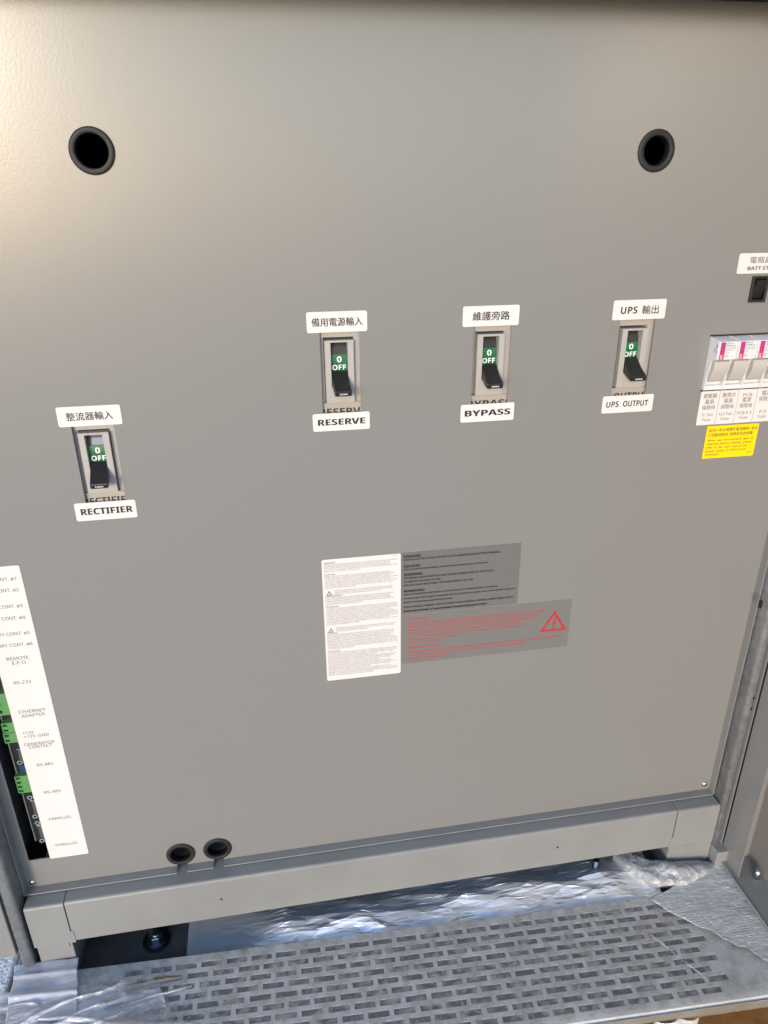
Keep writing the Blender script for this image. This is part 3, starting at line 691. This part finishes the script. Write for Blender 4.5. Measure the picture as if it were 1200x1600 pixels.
bm = bmesh.new(); box(bm, ql.x, -.205, YB, YB+.0012, ql.z, ZC-.26); bm_obj('bracket_plate', bm, M['pcb'], e, off=O)
bm = bmesh.new(); box(bm, ql.x-.0009, ql.x-.0001, YB-.0008, YB+.012, ql.z, ZC-.26); bm_obj('bracket_edge', bm, M['cream_in'], e, off=O)
for t, b in ((1172, 1188), (1252, 1271), (1291, 1309)):
    a, c = A(20+(t-1172)*.27, t, YB-.004), A(20+(b-1172)*.27, b, YB-.004)
    bm = bmesh.new(); prism_y(bm, rrect(a.x+.0040, a.x+.016, c.z-.0015, a.z+.0015, .0018, 3), YB-.005, YB)
    s_ = bm_obj('socket_shell', bm, M['inner'], e, off=O, bevel=.0004)
    bm = bmesh.new(); box(bm, a.x+.0038, a.x+.016, YB-.0058, YB-.005, a.z+.0010, a.z+.0018); bm_obj('shell_rim', bm, M['steel'], s_, off=O)
    bm = bmesh.new()
    for k in range(7):
        for j in range(2): lathe(bm, [(.0001, -.0006), (.0004, -.0004), (.0004, .0005)], n=8, c=(a.x+.0070+j*.0026, YB-.005, a.z-.0006-k*(a.z-c.z)/6.5))
    bm_obj('pins', bm, M['zinc'], s_, off=O)
for px, py in ((30, 1191), (45.5, 1245.5), (53.5, 1275), (57.5, 1285), (64.5, 1313)):
    q = A(px, py, YB-.004); bm = bmesh.new()
    lathe(bm, [(.0014, -.0002), (.0026, -.0002), (.0027, .0045), (.0014, .0045)], n=6, c=(q.x+.0008, YB-.0046, q.z), close=True)
    bm_obj('jack_screw', bm, M['steel'], e, off=O)
q = A(34, 1200, YB-.004); bm = bmesh.new(); box(bm, q.x-.002, q.x+.012, YB-.004, YB, q.z-.005, q.z+.003); bm_obj('blue_insert', bm, M['blue'], e, off=O)

# ================================================================== PALLET, PLATE, FOIL, FILM
pal = empty('wooden_pallet', (.10, -.02, 0), 'orange wooden pallet under the perforated plate, showing at lower right', 'pallet'); O = pal.location
bm = bmesh.new(); box(bm, -.2880, .62, -.150, .55, ZC-.7300, ZC-.7120); bm_obj('deck_board', bm, M['wrapwood'], pal, off=O, bevel=.001)
for xa in (-.40, .06, .42):
    bm = bmesh.new(); box(bm, xa, xa+.16, -.146, .54, .0005, ZC-.7301); bm_obj('bearer', bm, M['wood'], pal, off=O, bevel=.002)
bm = bmesh.new(); box(bm, -.42, .62, -.215, -.1505, ZC-.775, ZC-.7325); bm_obj('edge_board', bm, M['wood'], pal, off=O, bevel=.0015)

# perforated plate: running bond of slots
YAW = R(-2.4); PX, PY = .02452, .01005; SX, SYY = .0200, .0061
po = Vector((.1006, -.0556, ZC-.700)); NC0, NC1, NR = -12, 12, 10
pe = empty('perforated_plate', po, 'grey metal plate perforated with rows of brick-like slots, lying before the cabinet', 'metal plate'); pe.rotation_euler = (0, 0, YAW)
bm = bmesh.new(); xl, xr = -.345, .42; yb_ = .0105; TOPZ = 0; DEP = -.0014
def quad(x0, x1, y0, y1, z):
    if x1-x0 < 1e-6 or y1-y0 < 1e-6: return
    vs = [bm.verts.new(p) for p in ((x0, y0, z), (x1, y0, z), (x1, y1, z), (x0, y1, z))]; bm.faces.new(vs)
def wall(x0, y0, x1, y1):
    vs = [bm.verts.new(p) for p in ((x0, y0, 0), (x1, y1, 0), (x1, y1, DEP), (x0, y0, DEP))]; bm.faces.new(vs)
ycur = yb_
for r_ in range(NR):
    yc = -r_*PY; yt_, yo = yc+SYY/2, yc-SYY/2
    quad(xl, xr, yt_, ycur, 0)
    xc = xl
    for c in range(NC0, NC1+1):
        cx = c*PX+(PX/2 if r_ % 2 else 0)+.0003*math.sin(c*1.7+r_)
        if cx-SX/2 < -.292+.0 or cx+SX/2 > .305: continue
        quad(xc, cx-SX/2, yo, yt_, 0); xc = cx+SX/2
        wall(cx-SX/2, yo, cx+SX/2, yo); wall(cx-SX/2, yt_, cx+SX/2, yt_); wall(cx-SX/2, yo, cx-SX/2, yt_); wall(cx+SX/2, yo, cx+SX/2, yt_)
    quad(xc, xr, yo, yt_, 0); ycur = yo
yfr = -.1005
quad(xl, xr, yfr, ycur, 0)
# rounded front flange and back edge, both turned down
prev = (yfr, 0)
for i in range(1, 7):
    a = R(90*i/6); cur = (yfr-.004*math.sin(a), -.004+.004*math.cos(a))
    vs = [bm.verts.new(p) for p in ((xl, prev[0], prev[1]), (xr, prev[0], prev[1]), (xr, cur[0], cur[1]), (xl, cur[0], cur[1]))]; bm.faces.new(vs); prev = cur
for (ya, za, yb2, zb2) in ((yfr-.004, -.004, yfr-.004, -.0115), (yb_, 0, yb_+.0008, -.0008), (yb_+.0008, -.0008, yb_+.0008, -.0115)):
    vs = [bm.verts.new(p) for p in ((xl, ya, za), (xr, ya, za), (xr, yb2, zb2), (xl, yb2, zb2))]; bm.faces.new(vs)
bmesh.ops.remove_doubles(bm, verts=bm.verts, dist=1e-6)
me = bpy.data.meshes.new('plate_sheet'); bm.to_mesh(me); bm.free(); link('plate_sheet', me, M['plate'], pe)
bm = bmesh.new(); box(bm, xl+.002, xr-.002, yfr-.002, yb_-.001, -.0110, DEP-.0003); me = bpy.data.meshes.new('backing_sheet'); bm.to_mesh(me); bm.free(); link('backing_sheet', me, M['pad'], pe)

def sheet(name, corners, nx, ny, fn, mt, label=None, cat=None, parent=None, thick=.0002, ragged=0, flat=False):
    """corners p00,p10,p11,p01 in world; fn(u,v,p)->offset vector"""
    c = [Vector(q) for q in corners]; me = bpy.data.meshes.new(name); vs = []; fs = []
    for j in range(ny+1):
        for i in range(nx+1):
            u, v = i/nx, j/ny; p = (c[0]*(1-u)+c[1]*u)*(1-v)+(c[3]*(1-u)+c[2]*u)*v
            o_ = fn(u, v, p)
            if ragged:
                ef = (2*max(abs(u-.5), abs(v-.5)))**5*ragged
                o_ = o_+Vector((N3(Vector((p.x*38, p.y*38, 3))), N3(Vector((p.x*38, p.y*38, 8))), 0))*ef+Vector((N3(p*110), N3(p*110+Vector((5, 0, 0))), 0))*ef*.35
            vs.append(tuple(p+o_))
    for j in range(ny):
        for i in range(nx): k = j*(nx+1)+i; fs.append((k, k+1, k+nx+2, k+nx+1))
    me.from_pydata(vs, [], fs); me.update()
    for p in me.polygons: p.use_smooth = not flat
    o = link(name, me, mt, parent)
    if thick: m = o.modifiers.new('solid', 'SOLIDIFY'); m.thickness = thick; m.offset = 0
    return tag(o, label, cat)
N3 = noise.noise
def rid(p, s): return 1-abs(N3(Vector(p)*s))*2
# silver foil between plate and plinth
def foil_fn(u, v, p):
    k = min(1, max(0, (u-.06)/.16)); k = k*k*(3-2*k)
    w = N3(Vector((p.x*10, 0, .5))); pk = .26+.10*w
    t = v/pk if v < pk else max(0, 1-(v-pk)/.22)
    t = t*t*(3-2*t) if v >= pk else t**1.2
    ridge = (.0105+.0055*w)*t*k
    def tri(x): return abs((x % 1)-.5)*2
    wx = N3(Vector((p.x*6, p.y*9, 2)))*.5; wy = N3(Vector((p.x*14, p.y*10, 9)))*.6
    crease = .0030*tri(p.x*13+p.y*34+wx*2)+.0018*tri(p.x*34-p.y*26+wy*2)+.0010*tri(p.x*9+p.y*95+wx*3+wy)+.0007*tri(p.x*70+p.y*40+wy*4)
    return Vector((0, 0, ridge+crease*(.12+.88*k)+.00015*N3(Vector((p.x, p.y, .3))*260)))
z_ = ZC-.7072
from mathutils.geometry import delaunay_2d_cdt
rf = random.Random(21); pts = []
for i in range(61): pts += [Vector((i/60, 0)), Vector((i/60, 1))]
for j in range(1, 12): pts += [Vector((0, j/12)), Vector((1, j/12))]
while len(pts) < 2600:
    q_ = Vector((rf.random(), rf.random()**1.35))
    if .004 < q_.x < .996 and .01 < q_.y < .99: pts.append(q_)
vv, ee, ff = delaunay_2d_cdt(pts, [], [], 0, 1e-7)[:3]
fc = [Vector(c_) for c_ in ((-.122, -.0485, z_), (.385, -.066, z_), (.400, .07, z_), (-.122, .07, z_))]
fv = []
for q_ in vv:
    u, v = q_; p = (fc[0]*(1-u)+fc[1]*u)*(1-v)+(fc[3]*(1-u)+fc[2]*u)*v
    k = min(1, max(0, (u-.08)/.16)); k = k*k*(3-2*k); w_ = N3(Vector((p.x*10, 0, .5))); pk = .30+.10*w_
    t = (v/pk)**1.1 if v < pk else max(0, 1-(v-pk)/.22)
    fold_ = max(0, rid((p.x*.7+.5*p.y, p.y*1.2, 1.3), 22)-.5)*.0050+max(0, rid((p.x*.5-.9*p.y, p.y, 6.1), 30)-.55)*.0035
    h = (.0100+.005*w_)*t*k+(fold_+rf.uniform(-1, 1)*.00045)*(.10+.9*k)
    fv.append((p.x, p.y, p.z+h))
me = bpy.data.meshes.new('silver_foil'); me.from_pydata(fv, [], [tuple(f) for f in ff]); me.update()
fo = tag(link('silver_foil', me, M['foil']), 'crumpled silver foil sheet lying between the plate and the cabinet plinth', 'foil')
m_ = fo.modifiers.new('solid', 'SOLIDIFY'); m_.thickness = .0001
# dusty film over the plate
mw = Matrix.Translation(po) @ Matrix.Rotation(YAW, 4, 'Z')
def W(x, y, z=0): return mw @ Vector((x, y, z))
def dust_fn(u, v, p):
    return Vector((0, 0, .0004+.0005*max(0, N3(Vector((p.x, p.y*1.4, 0))*30))+.0003*N3(Vector((p.x, p.y, 3))*120)))
sheet('dusty_film', (W(-.33, -.1025, .0006), W(.41, -.1025, .0006), W(.41, .0095, .0006), W(-.33, .0095, .0006)), 160, 40, dust_fn, M['dust'], 'dusty clear film stretched over the perforated plate', 'plastic film')
# ribbed wrap over the right corner
def q2(px, py, dz=-.6965): return AZ(px, py, dz)
def wrap_fn(u, v, p): return Vector((0, 0, .0012*N3(Vector((p.x, p.y, 0))*22)+.0004*N3(Vector((p.x*2.2, p.y*.8, 0))*130)))
sheet('ribbed_wrap', (q2(1020, 1406), q2(1225, 1520), q2(1250, 1470), q2(1120, 1340)), 90, 60, wrap_fn, M['wrap'], 'whitish ribbed stretch wrap pulled over the right corner of the plate', 'stretch wrap', ragged=.006)
# rolled bundle of film in front of the right foot
path = [q2(962, 1338, -.700), q2(985, 1352, -.698), q2(1020, 1366, -.697), q2(1060, 1366, -.697), q2(1095, 1357, -.698), q2(1118, 1352, -.700)]
rad = [.008, .0135, .0160, .0140, .0100, .004]
bm = bmesh.new(); K = 120; NN = 40; rings = []
for i in range(K+1):
    t = i/K*(len(path)-1); k = min(int(t), len(path)-2); f = t-k; f = f*f*(3-2*f)*.4+f*.6
    c = path[k].lerp(path[k+1], f); r0 = rad[k]*(1-f)+rad[k+1]*f; ring = []
    tg = (path[k+1]-path[k]).normalized(); sd = tg.cross(Vector((0, 0, 1))).normalized(); up = sd.cross(tg)
    for j in range(NN):
        a = 2*math.pi*j/NN+i*.02; rr = r0*(1+.22*N3(Vector((math.cos(a)*1.5, math.sin(a)*1.5, i*.035)))+.10*N3(Vector((math.cos(a)*7, math.sin(a)*7, i*.06))))
        ring.append(bm.verts.new(c+sd*math.cos(a)*rr+up*math.sin(a)*rr*.75))
    rings.append(ring)
for i in range(K):
    for j in range(NN): bm.faces.new((rings[i][j], rings[i][(j+1) % NN], rings[i+1][(j+1) % NN], rings[i+1][j]))
bm.faces.new(rings[0]); bm.faces.new(rings[-1][::-1])
tag(bm_obj('film_bundle', bm, M['bundle'], None, smooth=True), 'shiny twisted bundle of clear film tucked under the right foot', 'plastic film')
# folded flap at the left end
def flap_fn(u, v, p):
    return Vector((0, 0, .0030*math.exp(-((v-.42)/.05)**2)+.0018*math.exp(-((v-.78)/.04)**2)+.0008*N3(Vector((p.x, p.y, 0))*60)))
sheet('folded_flap', (q2(8, 1600, -.694), q2(120, 1590, -.694), q2(124, 1496, -.692), q2(24, 1508, -.692)), 50, 50, flap_fn, M['flapfilm'], 'folded milky plastic flap on the left end of the plate', 'plastic film', ragged=.002)
# crumpled clear film spilling over the lower left
def crump_fn(u, v, p):
    e_ = min(1, 4*u)*min(1, 3*(1-u)); 
    return Vector((0, 0, .001+.0105*e_*max(0, rid((p.x*.6+p.y*.8, p.y*1.7-p.x*.5, 2), 34)-.55)+.0012*N3(Vector((p.x, p.y, 1))*90)))
sheet('crumpled_film', (q2(-20, 1680, -.697), q2(330, 1660, -.697), q2(235, 1528, -.697), q2(-20, 1560, -.697)), 150, 90, crump_fn, M['clearfilm'], 'crumpled clear film spilling over the lower left corner', 'plastic film', ragged=.014)
def fold(name, p0, p1, wd, h, mt, label, seed, n=60):
    a_, b_ = Vector(p0), Vector(p1); d = (b_-a_); nn = Vector((-d.y, d.x, 0)).normalized()
    def fn(u, v, p):
        t = max(0, math.sin(math.pi*(u*.92+.04)))**.6*(.7+.5*N3(Vector((u*5, seed, 0)))); c_ = wd*.35*N3(Vector((u*3.2, seed, 5)))
        q = a_+d*u+nn*((v-.5)*wd*t+c_); q.z += h*math.sin(math.pi*v)*t+.0004*N3(q*220); return q-p
    sheet(name, (a_, b_, b_, a_), n, 10, fn, mt, label, 'plastic film')
fold('dirty_film_fold', q2(100, 1562, -.697), q2(285, 1524, -.6975), .0085, .0018, M['tan'], 'narrow tan dirty fold of film across the left slots', 1.5)
fold('film_crease', q2(1016, 1460, -.698), q2(1108, 1532, -.698), .0020, .0006, M['clearfilm'], 'white diagonal crease of film near the right end of the slots', 4.1)
fold('film_wrinkle', q2(60, 1592, -.693), q2(330, 1604, -.696), .012, .004, M['clearfilm'], 'long pale wrinkle of film along the bottom left of the plate', 8.1)
fold('film_wrinkle', q2(150, 1585, -.6965), q2(300, 1540, -.6975), .006, .003, M['clearfilm'], 'short pale film wrinkle curving just under the tan fold', 9.7)
a, b = W(-.30, yfr-.0046, -.0005), W(.42, yfr-.0046, -.0005)
sheet('flange_film', (a-Vector((0, .0006, .0112)), b-Vector((0, .0006, .0112)), b, a), 160, 6, lambda u, v, p: Vector((0, -.0006*abs(N3(p*90)), 0)), M['edgedust'], 'dusty brown film stuck along the front flange of the plate', 'plastic film')
# film hanging down below the plate's front flange
def hang_fn(u, v, p): return Vector((0, .004*N3(Vector((p.x*60, p.z*12, 0))), .0))
a, b = W(-.30, yfr-.0052, -.009), W(.150, yfr-.0052, -.009)
sheet('hanging_wrap', (a-Vector((0, .012, .060)), b-Vector((0, .012, .060)), b, a), 160, 20, hang_fn, M['wrap'], 'silvery stretch wrap hanging below the front flange of the plate', 'stretch wrap')
a, b = W(.145, yfr-.0058, -.009), W(.262, yfr-.0058, -.009)
sheet('hanging_film', (a-Vector((-.02, .014, .060)), b-Vector((.06, .014, .060)), b, a), 70, 30, lambda u, v, p: Vector((0, .005*rid((p.x+p.z*.6, 0, p.z*.5), 50)-.004, 0)), M['clearfilm'], 'pinkish clear film drawn tight over the orange wood', 'plastic film')
# white foam sheet at the far left
bm = bmesh.new(); box(bm, -.62, -.2900, -.30, .02, ZC-.735, ZC-.7020)
tag(bm_obj('foam_sheet', bm, M['foam'], None, bevel=.003), 'white dimpled foam sheet at the lower left edge', 'foam sheet')
